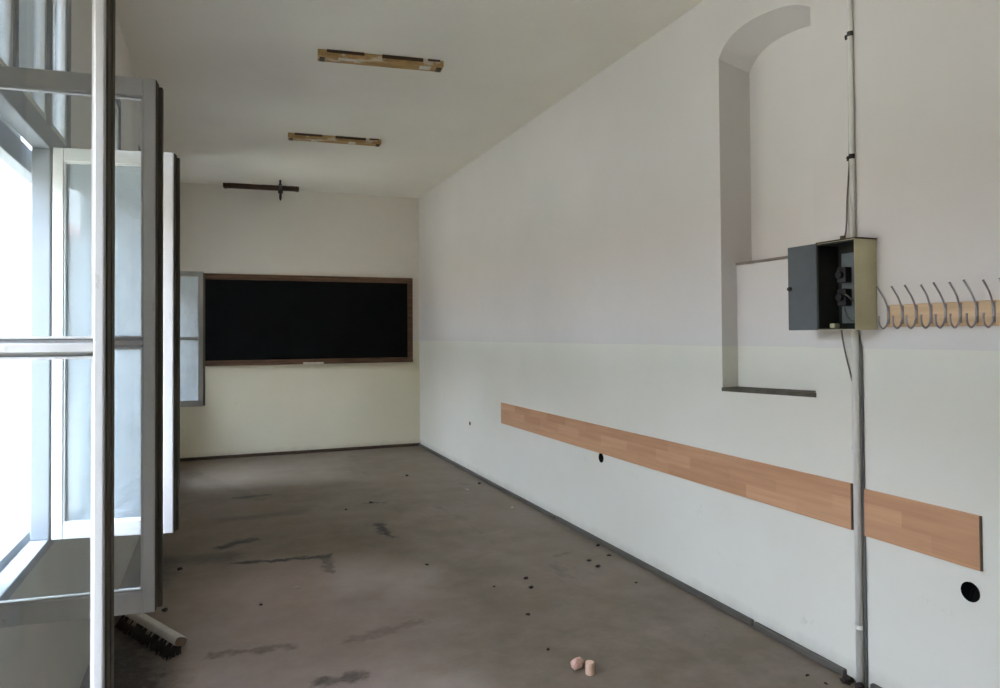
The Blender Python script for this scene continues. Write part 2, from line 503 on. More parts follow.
v = [bm.verts.new(p) for p in ((W - 0.004, 2.618, 1.264), (W - 0.004, 3.307, 1.246), (XLOW, 3.302, 1.247), (XLOW, 2.624, 1.266),
                               (W - 0.004, 2.618, 1.286), (W - 0.004, 3.307, 1.267), (XLOW, 3.302, 1.269), (XLOW, 2.624, 1.288))]
for q in ((0, 3, 2, 1), (4, 5, 6, 7), (0, 1, 5, 4), (1, 2, 6, 5), (2, 3, 7, 6), (3, 0, 4, 7)):
    bm.faces.new([v[i] for i in q])
tag(link('trim_3', bm, M['dirty_sill']), 'dirty grey sill at the foot of the arched niche', 'niche sill', kind='structure')

# skirtings (the right one is broken into lengths)
for i, (a, b, dx) in enumerate(((F, 2.32, 0.0), (2.46, 3.05, 0.002), (3.065, 5.45, 0.0), (5.46, D - 0.025, 0.003))):
    bm = bmesh.new(); box(bm, W - 0.024 - dx, W, a, b, 0, 0.036 - dx)
    tag(link('baseboard_right' if i == 0 else 'baseboard_right.%03d' % i, bm, M['skirting'], bevel=0.006), kind='structure')
bm = bmesh.new(); box(bm, L, W, D - 0.022, D, 0, 0.04)
tag(link('baseboard_back', bm, M['skirting_brown'], bevel=0.005), kind='structure')


# ------------------------------------------------------------------ windows
def frame_box(bm, x0, x1, y0, y1, z0, z1, st, rb, rt):
    box(bm, x0, x1, y0, y0 + st, z0, z1)
    box(bm, x0, x1, y1 - st, y1, z0, z1)
    box(bm, x0, x1, y0 + st, y1 - st, z0, z0 + rb)
    box(bm, x0, x1, y0 + st, y1 - st, z1 - rt, z1)


def window(idx, y0, y1, label, shut=(), side=None):
    """box window: inner frame flush with the wall, shallow lining, outer frame; shut lists the closed outer leaves;
    side is the far jamb of the opening where a narrow fixed light adjoins the two leaves"""
    bm = bmesh.new()
    xi0, xi1 = L - 0.055, L + 0.004
    ZS = 0.838
    ye = side or y1
    frame_box(bm, xi0, xi1, y0, ye, WZ0, WZ1, 0.028, ZS - WZ0, 0.05)
    box(bm, xi0, xi1, y0 + 0.028, ye - 0.028, WZT, 2.36)                # transom bar
    ym = (y0 + y1) / 2
    box(bm, xi0, xi1 - 0.006, ym - 0.022, ym + 0.022, 2.36, WZ1 - 0.05)
    if side:
        box(bm, xi0, xi1, y1 - 0.028, y1 + 0.012, ZS, WZT)
        box(bm, xi0, xi1, y1 - 0.028, y1 + 0.012, 2.36, WZ1 - 0.05)
    w = link('window_%d' % idx, bm, M['dimmed_frame'], bevel=0.004)
    tag(w, label, 'window', kind='structure')
    bm = bmesh.new()
    xo = L - 0.078
    for a, b, c, d in ((y0, y0 + 0.012, WZ0, WZ1), (ye - 0.012, ye, WZ0, WZ1), (y0 + 0.012, ye - 0.012, WZ0, WZ0 + 0.02), (y0 + 0.012, ye - 0.012, WZ1 - 0.012, WZ1)):
        box(bm, xo, xi0, a, b, c, d)
    link('frame_lining', bm, M['dimmed_frame'], w)

    def light(name, x0, x1, xg, a, b, c, d, st, rb, rt, glass='glass'):
        bm = bmesh.new(); frame_box(bm, x0, x1, a, b, c, d, st, rb, rt)
        s_ = link(name, bm, M['white_paint'], w, bevel=0.003)
        bm = bmesh.new(); box(bm, xg, xg + 0.003, a + st - 0.002, b - st + 0.002, c + rb - 0.002, d - rt + 0.002)
        link('pane', bm, M[glass], s_)
        return s_

    bays = [(y0 + 0.028, ym - 0.022), (ym + 0.022, y1 - 0.028)] + ([(y1 + 0.012, ye - 0.028)] if side else [])
    for a, b in bays:
        light('transom_sash', L - 0.04, L - 0.008, L - 0.026, a, b, 2.362, WZ1 - 0.052, 0.026, 0.034, 0.03)
    bm = bmesh.new()
    frame_box(bm, xo - 0.05, xo, y0, ye, WZ0, WZ1, 0.03, 0.05, 0.05)
    box(bm, xo - 0.05, xo, y0 + 0.03, ye - 0.03, 2.20, 2.29)
    link('outer_frame', bm, M['dimmed_frame'], w, bevel=0.004)
    if side:
        light('side_light', L - 0.045, L - 0.008, L - 0.028, y1 + 0.013, ye - 0.029, ZS + 0.001, WZT - 0.001, 0.03, 0.05, 0.04)
    for k, (a, b) in enumerate(((y0 + 0.03, ym), (ym, y1 - 0.03))):
        for c, d in (((WZ0 + 0.05, 2.20), (2.29, WZ1 - 0.05)) if k in shut else ((2.29, WZ1 - 0.05),)):
            light('outer_sash', xo - 0.044, xo - 0.008, xo - 0.028, a + 0.001, b - 0.001, c, d, 0.03, 0.04, 0.035)
    return w


window(1, *OPEN[0], 'nearest white box window, in the left wall behind the nearest open casement', (0,))
window(2, OPEN[1][0], 3.06, 'white box window in the left wall between the second and third open casements', (0,), side=OPEN[1][1])
window(3, *OPEN[2], 'white box window with shut sashes, third along the left wall', (0, 1))
window(4, *OPEN[3], 'white box window with shut sashes, fourth along the left wall', (0, 1))
window(5, *OPEN[4], 'far white box window in the left wall beside the blackboard', (1,))

SASH_W, SASH_Z, SASH_H = 0.43, 0.843, 1.43


def casement(hx, hy, ang, stile, label, exterior_near, group='open window casements', lip=0.014, width=SASH_W, glass='glass', bead=0.005, edge='dark_edge'):
    r = root('window_casement', (hx, hy, SASH_Z), ang)
    tag(r, label, 'window casement', group)
    w, h = width, SASH_H
    y0, y1 = -0.022, 0.022
    rb, rt = 0.057, 0.050
    bm = bmesh.new()
    box(bm, 0.0, stile, y0, y1, 0, h)
    box(bm, w - stile, w, y0, y1, 0, h)
    box(bm, stile, w - stile, y0 + 0.001, y1 - 0.001, 0, rb)
    box(bm, stile, w - stile, y0 + 0.001, y1 - 0.001, h - rt, h)
    fr = link('frame', bm, M['white_paint'], r, bevel=0.003)
    # glazing beads on the camera side
    bm = bmesh.new()
    for a, b in ((rb, 0.705), (0.731, h - rt)):
        frame_box_x(bm, stile, w - stile, y0 + 0.006, y0 + 0.016, a, b, bead)
    link('glazing_bead', bm, M['white_paint'], r)
    bm = bmesh.new()
    box(bm, stile, w - stile, 0.002, y1 - 0.002, 0.705, 0.731)
    v = []
    for x in (stile, w - stile):
        v.append([bm.verts.new((x, yy, zz)) for yy, zz in ((0.004, 0.7055), (y0 + 0.003, 0.7125), (y0 + 0.003, 0.7235), (0.004, 0.7305))])
    bridge(bm, v[0], v[1]); bm.faces.new(v[0]); bm.faces.new(v[1])
    link('muntin', bm, M['white_paint'], r)
    for a, b in ((rb, 0.705), (0.731, h - rt)):
        bm = bmesh.new(); box(bm, stile - 0.004, w - stile + 0.004, -0.0015, 0.0015, a - 0.004, b + 0.004)
        link('pane', bm, M[glass], r)
    # dark bare rebate strip along the meeting edge
    bm = bmesh.new()
    box(bm, w, w + 0.003, y0 + 0.004, y1, 0.002, h - 0.002)
    box(bm, w + 0.003, w + lip, y1 - 0.020, y1, 0.004, h - 0.014)
    tag(link('meeting_strip', bm, M[edge], r, bevel=0.002), 'weathered meeting edge')
    for z in (0.18, h - 0.2):
        bm = bmesh.new(); tube(bm, [(0.002, y1 - 0.002, z), (0.002, y1 - 0.002, z + 0.09)], 0.007)
        link('hinge', bm, M['steel'], r, smooth=True)
    return r


def frame_box_x(bm, x0, x1, y0, y1, z0, z1, s):
    box(bm, x0, x0 + s, y0, y1, z0, z1)
    box(bm, x1 - s, x1, y0, y1, z0, z1)
    box(bm, x0 + s, x1 - s, y0, y1, z0, z0 + s)
    box(bm, x0 + s, x1 - s, y0, y1, z1 - s, z1)


HX = L + 0.022
casement(HX, 1.215, math.radians(-4.0), 0.0155, 'nearest open white casement, cut by the picture edge, glass filling the left side', True, lip=0.0045, width=0.410, bead=0.0035)
casement(HX, 2.165, math.radians(-5.0), 0.030, 'second open casement, greyish inner face, with the broom head at its foot', False, width=0.405)
casement(HX, 3.020, math.radians(-10.0), 0.036, 'third open casement, seen as a bright white upright beyond the greyish one', True, width=0.412, glass='dust_haze_glass')
casement(HX, 8.180, math.radians(-2.0), 0.040, 'small far open casement beside the left end of the blackboard', True, width=0.405, lip=0.02, glass='dust_haze_glass', edge='olive_edge')


# ------------------------------------------------------------------ blackboard
bb = root('blackboard', (0, D, 1.184))
tag(bb, 'long black chalkboard in a worn brown wooden frame on the end wall', 'blackboard')
bx0, bx1, bh = -0.255, 2.573, 1.212
bm = bmesh.new(); box(bm, bx0 + 0.05, bx1 - 0.05, -0.022, -0.002, 0.06, bh - 0.06)
link('writing_surface', bm, M['board_black'], bb)
bm = bmesh.new(); box(bm, bx0, bx1, -0.034, -0.002, bh - 0.075, bh)
link('top_rail', bm, M['board_wood'], bb, bevel=0.004)
bm = bmesh.new(); box(bm, bx0, bx1, -0.034, -0.002, 0.018, 0.085)
link('bottom_rail', bm, M['board_wood'], bb, bevel=0.004)
for a in (bx0, bx1 - 0.075):
    bm = bmesh.new(); box(bm, a, a + 0.075, -0.033, -0.003, 0.086, bh - 0.076)
    link('side_rail', bm, M['board_wood'], bb, bevel=0.004)
bm = bmesh.new()
box(bm, bx0 + 0.01, bx1 - 0.01, -0.085, -0.034, 0.018, 0.034)
box(bm, bx0 + 0.01, bx1 - 0.01, -0.085, -0.077, 0.034, 0.046)
link('chalk_ledge', bm, M['board_wood'], bb, bevel=0.003)
bm = bmesh.new()
box(bm, 1.05, 1.32, -0.0875, -0.0845, 0.012, 0.044)
tag(link('worn_patch', bm, M['chalk'], bb, bevel=0.0015), 'pale worn patch on the ledge')


# ------------------------------------------------------------------ ceiling boards
def batten(x0, y0, x1, y1, width, thick, mat, label, bits):
    a = Vector((x0, y0, H)); b = Vector((x1, y1, H))
    ln = (b - a).length
    r = root('ceiling_mounting_board', (a + b) / 2, math.atan2(y1 - y0, x1 - x0))
    tag(r, label, 'ceiling board', 'bare lamp boards on the ceiling')
    bm = bmesh.new()
    box(bm, -ln / 2, ln / 2, 0, width, -thick, 0)
    bo = link('board', bm, mat, r, bevel=0.004)
    bm = bmesh.new()  # dark lengths laid along the board's front edge
    for u0, u1, dz in ((0.07, 0.36, 0.45), (0.50, 0.83, 0.55), (0.87, 0.97, 0.3)):
        box(bm, -ln / 2 + ln * u0, -ln / 2 + ln * u1, -0.006, 0.0, -thick * dz, 0)
    tag(link('dark_front_edge', bm, M['batten_dark'], r), 'broken dark front edge')
    for s in (-1, 1):
        bm = bmesh.new(); box(bm, s * (ln / 2 - 0.03) - 0.018, s * (ln / 2 - 0.03) + 0.018, width * 0.2, width * 0.8, -thick - 0.009, -thick)
        tube(bm, [(s * (ln / 2 - 0.03), width * 0.5, -thick - 0.009), (s * (ln / 2 - 0.03), width * 0.5, -thick - 0.014)], 0.008)
        link('end_bracket', bm, M['rust_edge'], r, bevel=0.002)
    for (u, du, v0, v1) in bits:
        bm = bmesh.new(); box(bm, u, u + du, v0, v1, -thick - 0.004, -thick)
        tag(link('paint_remnant', bm, M['chalk'], r, bevel=0.0015), 'white paint remnant')
    return r


batten(0.632, 4.955, 1.505, 4.855, 0.115, 0.045, M['batten'], 'tan wooden lamp board on the ceiling, largest and nearest of three, chipped white paint',
       [(-0.30, 0.13, 0.012, 0.05), (0.27, 0.08, 0.02, 0.08)])
batten(0.622, 7.105, 1.520, 7.035, 0.115, 0.045, M['batten'], 'tan wooden lamp board on the ceiling, the middle one of three',
       [(-0.23, 0.06, 0.02, 0.09), (0.13, 0.07, 0.01, 0.09)])
fb = batten(0.048, 9.72, 0.985, 9.64, 0.10, 0.05, M['batten_dark'], 'thin dark lamp board on the ceiling near the end wall, crossed by a short rod', [])
bm = bmesh.new()
tube(bm, [(0.235, -0.02, 0.0), (0.235, -0.02, -0.17), (0.235, -0.018, -0.20)], [0.016, 0.018, 0.008])
box(bm, 0.215, 0.255, -0.36, 0.10, -0.062, -0.05)
box(bm, 0.222, 0.248, -0.36, -0.33, -0.05, 0.0)
tube(bm, [(0.205, -0.02, -0.085), (0.265, -0.02, -0.085)], 0.022)
link('hanging_rod', bm, M['clip'], fb)

# ------------------------------------------------------------------ wooden wall rail
for (a, b, z0b, z1b, z0a, z1a, label) in ((2.418, 6.71, 0.687, 0.891, 0.67, 0.894, 'long wood-look laminate rail on the right wall, left of the conduit'),
                                          (1.832, 2.345, 0.673, 0.880, 0.665, 0.874, 'short wood-look laminate rail on the right wall, right of the conduit')):
    r = root('wall_rail', (W, 0, 0))
    tag(r, label, 'wall rail', 'wooden wall rails')
    z0, z1 = (0.680, 0.890) if a > 2 else (0.672, 0.880)
    bm = bmesh.new(); box(bm, -0.011, 0.0, a, b, z0, z1)
    link('laminate_board', bm, M['laminate'], r, bevel=0.001)
    bm = bmesh.new(); box(bm, -0.0112, 0.0, a - 0.005, a - 0.0002, z0 + 0.001, z1 - 0.001)
    tag(link('end_edge', bm, M['rail_edge'], r), 'dark cut end')

# ------------------------------------------------------------------ socket holes
for (y, z, rr), lab in zip(HOLES, ('large empty round socket hole in the wall below the short wooden rail',
                                   'empty round socket hole just under the long wooden rail',
                                   'small dark hole low on the right wall near the far corner')):
    r = root('wall_socket_cup', (W, y, z))
    tag(r, lab, 'socket hole')
    bm = bmesh.new()
    n_ = 20
    rings = []
    for x, q in ((-0.001, rr + 0.0010), (-0.001, rr - 0.002), (0.05, rr - 0.004), (0.052, 0.001)):
        rings.append([bm.verts.new((x, q * math.cos(2 * PI * k / n_), q * math.sin(2 * PI * k / n_))) for k in range(n_)])
    for p, q in zip(rings, rings[1:]):
        bridge(bm, p, q)
    bm.faces.new(rings[-1])
    link('cup', bm, M['hole'], r, smooth=True)
    bm = bmesh.new()
    for k in range(2):
        tube(bm, smooth_path([(0.045, 0.006 - 0.01 * k, 0.008), (0.02, 0.008 - 0.016 * k, 0.002), (0.004, 0.004 - 0.012 * k, -rr * 0.55)], 4), 0.0016, 6)
    link('wire_end', bm, M['dark_wire'], r, smooth=True)

# ------------------------------------------------------------------ fuse box
fx = root('fuse_box', (W, 2.27, 1.588))
tag(fx, 'small open electrical fuse box with cream side and grey door on the right wall', 'fuse box')
bw, bh, bd = 0.207, 0.394, 0.131
bm = bmesh.new()
th = 0.003
box(bm, -bd, -0.001, 0, th, 0, bh)                       # near side
box(bm, -bd, -0.001, bw - th, bw, 0, bh)                 # far side
box(bm, -bd, -0.001, th, bw - th, 0, th)
box(bm, -bd, -0.001, th, bw - th, bh - th, bh)
tag(link('housing', bm, M['box_cream'], fx, bevel=0.002), 'cream enamelled housing')
bm = bmesh.new()
box(bm, -0.012, -0.002, th, bw - th, th, bh - th)
box(bm, -bd + 0.002, -0.012, th, th + 0.002, th, bh - th)
box(bm, -bd - 0.001, -0.012, bw - th - 0.007, bw - th, th, bh - th)
box(bm, -bd - 0.001, -0.012, th + 0.002, bw - th - 0.007, th, th + 0.004)
box(bm, -bd - 0.001, -0.012, th + 0.002, bw - th - 0.007, bh - th - 0.007, bh - th)
link('lining', bm, M['box_inside'], fx)
bm = bmesh.new()
box(bm, -bd - 0.004, 0.0 - 0.001, -0.006, bw + 0.003, bh, bh + 0.006)
link('rain_lid', bm, M['rust_edge'], fx, bevel=0.002)
bm = bmesh.new(); box(bm, -0.022, -0.012, 0.024, 0.20 - 0.03, 0.03, bh - 0.045)
link('backing_plate', bm, M['box_plate'], fx, bevel=0.002)
for z, hh in ((0.212, 0.072), (0.108, 0.078)):
    bm = bmesh.new()
    box(bm, -0.062, -0.022, 0.112, 0.16, z, z + hh)
    tube(bm, [(-0.062, 0.136, z + hh * 0.5), (-0.082, 0.136, z + hh * 0.5)], 0.018)
    link('fuse_holder', bm, M['black_plastic'], fx, bevel=0.005)
bm = bmesh.new()
tube(bm, smooth_path([(-0.03, 0.09, 0.12), (-0.06, 0.10, 0.15), (-0.055, 0.125, 0.165), (-0.045, 0.135, 0.19)], 5), 0.004, 6)
tube(bm, smooth_path([(-0.03, 0.08, 0.03), (-0.06, 0.10, 0.05), (-0.05, 0.13, 0.10)], 5), 0.004, 6)
link('wiring', bm, M['cable'], fx, smooth=True)
bm = bmesh.new(); box(bm, -0.085, -0.05, 0.155, 0.185, 0.0085, 0.03)
tag(link('terminal_block', bm, M['box_cream'], fx, bevel=0.006), 'small cream terminal block')
dr = bmesh.new()
box(dr, -bd - 0.006, -bd, bw - 0.004, bw + 0.172, 0.0, bh + 0.002)
box(dr, -bd, -bd + 0.012, bw + 0.168, bw + 0.176, 0.004, bh - 0.002)
door = tag(link('door', dr, M['box_door'], fx, bevel=0.002), 'grey-blue metal door swung open')
bm = bmesh.new(); tube(bm, [(-bd - 0.006, bw + 0.158, 0.197), (-bd - 0.016, bw + 0.158, 0.197)], 0.011, 14)
box(bm, -bd - 0.02, -bd - 0.012, bw + 0.150, bw + 0.166, 0.193, 0.201)
link('latch', bm, M['clip'], door, bevel=0.001)
for z in (0.06, 0.3):
    bm = bmesh.new(); tube(bm, [(-bd - 0.003, bw + 0.002, z), (-bd - 0.003, bw + 0.002, z + 0.04)], 0.004, 8)
    link('hinge', bm, M['box_door'], door, smooth=True)


# ------------------------------------------------------------------ conduits and cables
def saddle(parent, y, z, r, w=0.02, lug=0.03, mat='clip'):
    bm = bmesh.new()
    n_ = 12
    prof = [(-r * math.sin(PI * k / n_) * 1.0 - 0.000, r * math.cos(PI * k / n_)) for k in range(n_ + 1)]
    a = [bm.verts.new((-r + px * 0 - (r + 0.002) * math.sin(PI * k / n_), (r + 0.003) * math.cos(PI * k / n_), -w / 2)) for k, (px, py) in enumerate(prof)]
    b = [bm.verts.new((v_.co.x, v_.co.y, w / 2)) for v_ in a]
    for k in range(n_):
        bm.faces.new((a[k], a[k + 1], b[k + 1], b[k]))
    box(bm, -0.004, 0.0, r + 0.002, r + lug, -w / 2, w / 2)
    box(bm, -r - 0.002, 0.0, r + 0.002, r + 0.005, -w / 2, w / 2)
    tube(bm, [(-0.004, r + lug * 0.6, 0), (-0.012, r + lug * 0.6, 0)], 0.006, 8)
    o = link('pipe_clip', bm, M[mat], parent)
    o.location = (0, y, z)
    return o


PY = 2.392
c1 = root('electrical_conduit', (W, PY, 1.995))
tag(c1, 'pale painted conduit running from the fuse box up to the ceiling', 'conduit')
bm = bmesh.new(); tube(bm, [(-0.013, -0.012, 0.012), (-0.013, -0.012, H - 1.995)], 0.012, 14)
link('pipe', bm, M['pipe_paint'], c1, smooth=True)
for z in (0.377, 0.935):
    saddle(c1, -0.012, z, 0.012, 0.022, 0.026)
c2 = root('electrical_conduit', (W, PY - 0.018, 0))
tag(c2, 'pale painted conduit running from the fuse box down to the floor', 'conduit')
bm = bmesh.new(); tube(bm, [(-0.017, 0.0, 0.0), (-0.017, 0.0, 1.50), (-0.017, 0.002, 1.585)], 0.0165, 16)
link('pipe', bm, M['pipe_paint'], c2, smooth=True)
saddle(c2, 0.0, 0.262, 0.0165, 0.018, 0.024, 'pipe_paint')
saddle(c2, 0.0, 1.05, 0.0165, 0.018, 0.024, 'pipe_paint')
bm = bmesh.new(); tube(bm, smooth_path([(-0.006, -0.0235, 0.0), (-0.006, -0.0235, 0.8), (-0.006, -0.0225, 1.42), (-0.008, -0.014, 1.54), (-0.010, -0.004, 1.586)], 5), 0.0055, 10)  # thin grey line following the near side of the pipe
tag(link('thin_line', bm, M['line_grey'], c2, smooth=True), 'thin grey line beside the pipe')
k1 = root('power_cable', (W, PY, 1.995))
bm = bmesh.new(); tube(bm, smooth_path([(-0.03, 0.030, 0.0), (-0.012, 0.028, 0.05), (-0.006, 0.024, 0.2), (-0.005, 0.010, 0.37), (-0.005, 0.007, 0.6), (-0.005, 0.007, 1.1), (-0.005, 0.007, H - 1.997)], 6), 0.0034, 8)
link('cable', bm, M['cable'], k1, smooth=True)
bm = bmesh.new(); tube(bm, [(-0.03, 0.030, 0.0), (-0.03, 0.030, 0.022)], 0.012, 10)
tag(link('cable_gland', bm, M['rust_edge'], k1, bevel=0.002), 'brown cable gland')
tag(k1, 'thin dark cable rising from the top of the fuse box along the conduit', 'cable')
k2 = root('power_cable', (W, PY, 1.2))
bm = bmesh.new(); tube(bm, smooth_path([(-0.03, 0.045, 0.388), (-0.02, 0.047, 0.34), (-0.008, 0.042, 0.27), (-0.006, 0.016, 0.17), (-0.006, 0.006, 0.10), (-0.006, 0.004, -0.3)], 6), 0.0036, 8)
link('cable', bm, M['cable'], k2, smooth=True)
tag(k2, 'thin dark cable curling from under the fuse box to the lower conduit', 'cable')

# ------------------------------------------------------------------ coat rack
cr = root('coat_rack', (W, 0, 1.598))
tag(cr, 'pale wooden coat rack with a row of bare metal hooks on the right wall', 'coat rack')
bm = bmesh.new(); box(bm, -0.018, 0.0, 1.52, 2.212, 0.0, 0.094)
link('board', bm, M['rack_wood'], cr, bevel=0.003)
hy = [2.199, 2.133, 2.070, 2.005, 1.944, 1.884, 1.820, 1.757, 1.694, 1.632, 1.570]
tilt = [0.004, 0.0, 0.002, -0.004, 0.003, -0.002, 0.006, -0.003, 0, 0.003, 0]
for i, (y, tl_) in enumerate(zip(hy, tilt)):
    bm = bmesh.new()
    box(bm, -0.0225, -0.018, y - 0.005, y + 0.005, 0.012, 0.088)
    tube(bm, smooth_path([(-0.022, y, 0.070), (-0.030, y, 0.094), (-0.045, y + tl_ * 0.5, 0.124), (-0.074, y + tl_, 0.160 + 0.6 * tl_), (-0.080, y + tl_, 0.168 + 0.6 * tl_)], 5), [0.0036] * 20 + [0.0052], 8)
    tube(bm, smooth_path([(-0.022, y, 0.034), (-0.034, y, 0.006), (-0.052, y, -0.006), (-0.070, y, 0.006), (-0.076, y, 0.030), (-0.075, y, 0.046)], 5), [0.0036] * 25 + [0.005], 8)
    tube(bm, [(-0.022, y, 0.025), (-0.026, y, 0.025)], 0.004, 8)
    link('coat_hook', bm, M['hook_metal'], cr, smooth=False)

# ------------------------------------------------------------------ broom head on the floor
pa = floor_point(128, 610, 0.075); pb = floor_point(181, 641, 0.075)
dv = pb - pa; bl = dv.length
br_ = root('broom_head', ((pa.x + pb.x) / 2, (pa.y + pb.y) / 2, 0.0), math.atan2(dv.y, dv.x))
tag(br_, 'bleached wooden broom head with dark bristles lying under the open casement', 'broom')
bm = bmesh.new()
# rounded block leaning on its bristles
prof = []
for k in range(16):
    a = 2 * PI * k / 16
    prof.append((0.034 * math.copysign(abs(math.cos(a)) ** 0.7, math.cos(a)), 0.024 * math.copysign(abs(math.sin(a)) ** 0.7, math.sin(a))))
ca, sa = math.cos(math.radians(-22)), math.sin(math.radians(-22))
secs = []
for x in (-bl / 2, -bl / 2 + 0.012, bl / 2 - 0.012, bl / 2):
    s = 0.88 if abs(x) > bl / 2 - 0.001 else 1.0
    secs.append([bm.verts.new((x, (p * ca - q * sa) * s, 0.072 + (p * sa + q * ca) * s)) for p, q in prof])
for p, q in zip(secs, secs[1:]):
    bridge(bm, p, q)
bm.faces.new(secs[0]); f_end = bm.faces.new(secs[-1]); f_end.material_index = 1
blk = link('block', bm, [M['broom_wood'], M['broom_end']], br_, smooth=False)
rnd = random.Random(3)
nb = 0
bmd = bmesh.new(); bmp = bmesh.new()
for i in range(22):
    x = -bl / 2 + 0.02 + (bl - 0.04) * i / 21
    for row in range(3):
        for k in range(9):
            bx = x + rnd.uniform(-0.008, 0.008)
            by = -0.022 + row * 0.018 + rnd.uniform(-0.004, 0.004)
            ex = bx + rnd.uniform(-0.02, 0.02); ey = by - 0.018 - 0.010 * (2 - row) + rnd.uniform(-0.014, 0.01)
            tgt = bmp if (row == 0 and rnd.random() < 0.12) else bmd
            if tgt is bmp:
                tube(bmp, [(bx, by - 0.006, 0.062), (bx, by - 0.020, 0.046)], [0.006, 0.003], 6)
                continue
            tube(tgt, [(bx, by, 0.062), ((bx + ex) / 2, (by + ey) / 2 - 0.004, 0.034), (ex, ey, rnd.uniform(0.002, 0.012))], [0.0045, 0.005, 0.003], 5)
link('bristles', bmd, M['bristle'], br_)['kind'] = 'stuff'
o = link('pale_bristles', bmp, M['bristle_pale'], br_); o['kind'] = 'stuff'; o['label'] = 'pale stiff bristle clumps'


# ------------------------------------------------------------------ rubble
def lump(name, mat, p, sx, sy, sz, rz, seed, parent=None, cuts=2, rough=0.22, flat=0.55):
    rn = random.Random(seed)
    bm = bmesh.new()
    bmesh.ops.create_icosphere(bm, subdivisions=cuts, radius=1.0)
    for v_ in bm.verts:
        k = 1 + rn.uniform(-rough, rough)
        v_.co = Vector((v_.co.x * k * sx, v_.co.y * k * sy, max(v_.co.z, -flat) * k * sz))
    mz = min(v_.co.z for v_ in bm.verts)
    for v_ in bm.verts:
        v_.co.z -= mz
    o = link(name, bm, mat, parent)
    o.location = (p.x, p.y, 0.0); o.rotation_euler = (0, 0, rz)
    return o


p = floor_point(577, 668)
tag(lump('rubble_chunk', M['brick'], p, 0.036, 0.026, 0.030, 0.3, 4, cuts=2, rough=0.16),
    'pinkish lump of rubble on the floor, left of the small wooden block', 'rubble')
p = floor_point(590, 674)
bm = bmesh.new()
pr_ = []
for k in range(18):
    a = 2 * PI * k / 18
    pr_.append((0.022 * math.cos(a), 0.022 * math.sin(a)))
sec = []
for z, s in ((0.0, 0.92), (0.004, 1.0), (0.050, 1.0), (0.056, 0.90)):
    sec.append([bm.verts.new((a * s * 0.95, b * s, z)) for a, b in pr_])
for a, b in zip(sec, sec[1:]):
    bridge(bm, a, b)
bm.faces.new(sec[0]); bm.faces.new(sec[-1])
o = link('wooden_block', bm, M['wood_bit'], None, smooth=False)
o.location = (p.x, p.y, 0); o.rotation_euler = (0, 0, 0.2)
tag(o, 'short round wooden block standing on the floor beside the rubble lump', 'wooden block')

CR = [(526, 579, 0.022, 'dark crumb on the bare floor, upper of the pair above the rubble lump'),
      (531, 588, 0.026, 'dark crumb on the bare floor, lower of the pair above the rubble lump'),
      (528, 615, 0.020, 'lone dark crumb on the floor between the crumb pair and the rubble lump'),
      (598, 546, 0.022, 'dark crumb by the right skirting, farthest of the four there'),
      (609, 556, 0.020, 'dark crumb by the right skirting, closest to it of the four'),
      (598, 567, 0.026, 'largest flat dark crumb near the right skirting'),
      (589, 561, 0.018, 'small dark crumb near the right skirting, left of the largest flat one'),
      (479.5, 484, 0.030, 'dark crumb against the right skirting towards the far corner'),
      (427, 565, 0.018, 'lone dark crumb in the middle of the floor'),
      (371, 503, 0.030, 'dark crumb on the far floor before the blackboard'),
      (407, 476, 0.030, 'dark crumb on the far floor nearest the room corner'),
      (494, 587, 0.014, 'tiny dark crumb left of the crumb pair on the bare floor'),
      (636, 583, 0.014, 'tiny dark crumb beside the right skirting near the wall rail'),
      (548, 650, 0.014, 'tiny dark crumb just above the rubble lump'),
      (261, 605, 0.014, 'tiny dark crumb in the open floor right of the broom head'),
      (180, 570, 0.024, 'dark crumb on the floor beyond the second open casement'),
      (165, 611, 0.026, 'brown crumb on the floor just behind the broom head'),
      (807.6, 676, 0.014, 'dark crumb on the near floor left of the conduit foot'),
      (826, 684, 0.012, 'dark crumb at the bottom edge of the picture near the conduit foot'),
      (346, 510, 0.016, 'tiny dark crumb on the far floor left of the stain')]
for i, (px, py, s, lab) in enumerate(CR):
    p = floor_point(px, py); s *= 0.75
    rn = random.Random(40 + i)
    o = lump('dirt_crumb', M['crumb'], p, s, s * rn.uniform(0.55, 0.9), s * rn.uniform(0.35, 0.6), rn.uniform(0, 3), 60 + i, cuts=2, rough=0.3)
    tag(o, lab, 'crumb', 'crumbs on the floor')
for i, (px, py, s, lab) in enumerate(((297, 588, 0.022, 'pale plaster chip on the open floor below the long dark stain'),
                                      (512, 508, 0.024, 'pale plaster chip near the right skirting on the far floor'),
                                      (467, 490, 0.026, 'pale plaster chip on the far floor by the corner'))):
    o = lump('plaster_chip', M['plaster'], floor_point(px, py), s, s * 0.6, s * 0.3, i, 90 + i, cuts=2, rough=0.3)
    tag(o, lab, 'plaster chip', 'plaster chips')
for i, (px, py, s, lab) in enumerate(((847, 683, 0.030, 'dark clod of dirt at the foot of the conduit, left side'),
                                      (868, 687, 0.024, 'dark clod of dirt at the foot of the conduit, right side'))):
    p = floor_point(px, py); p.x = min(p.x, W - 0.05)
    o = lump('dirt_clod', M['crumb'], p, s, s * 0.8, s * 0.7, i, 120 + i, cuts=2, rough=0.3)
    tag(o, lab, 'dirt clod', 'dirt by the conduit')

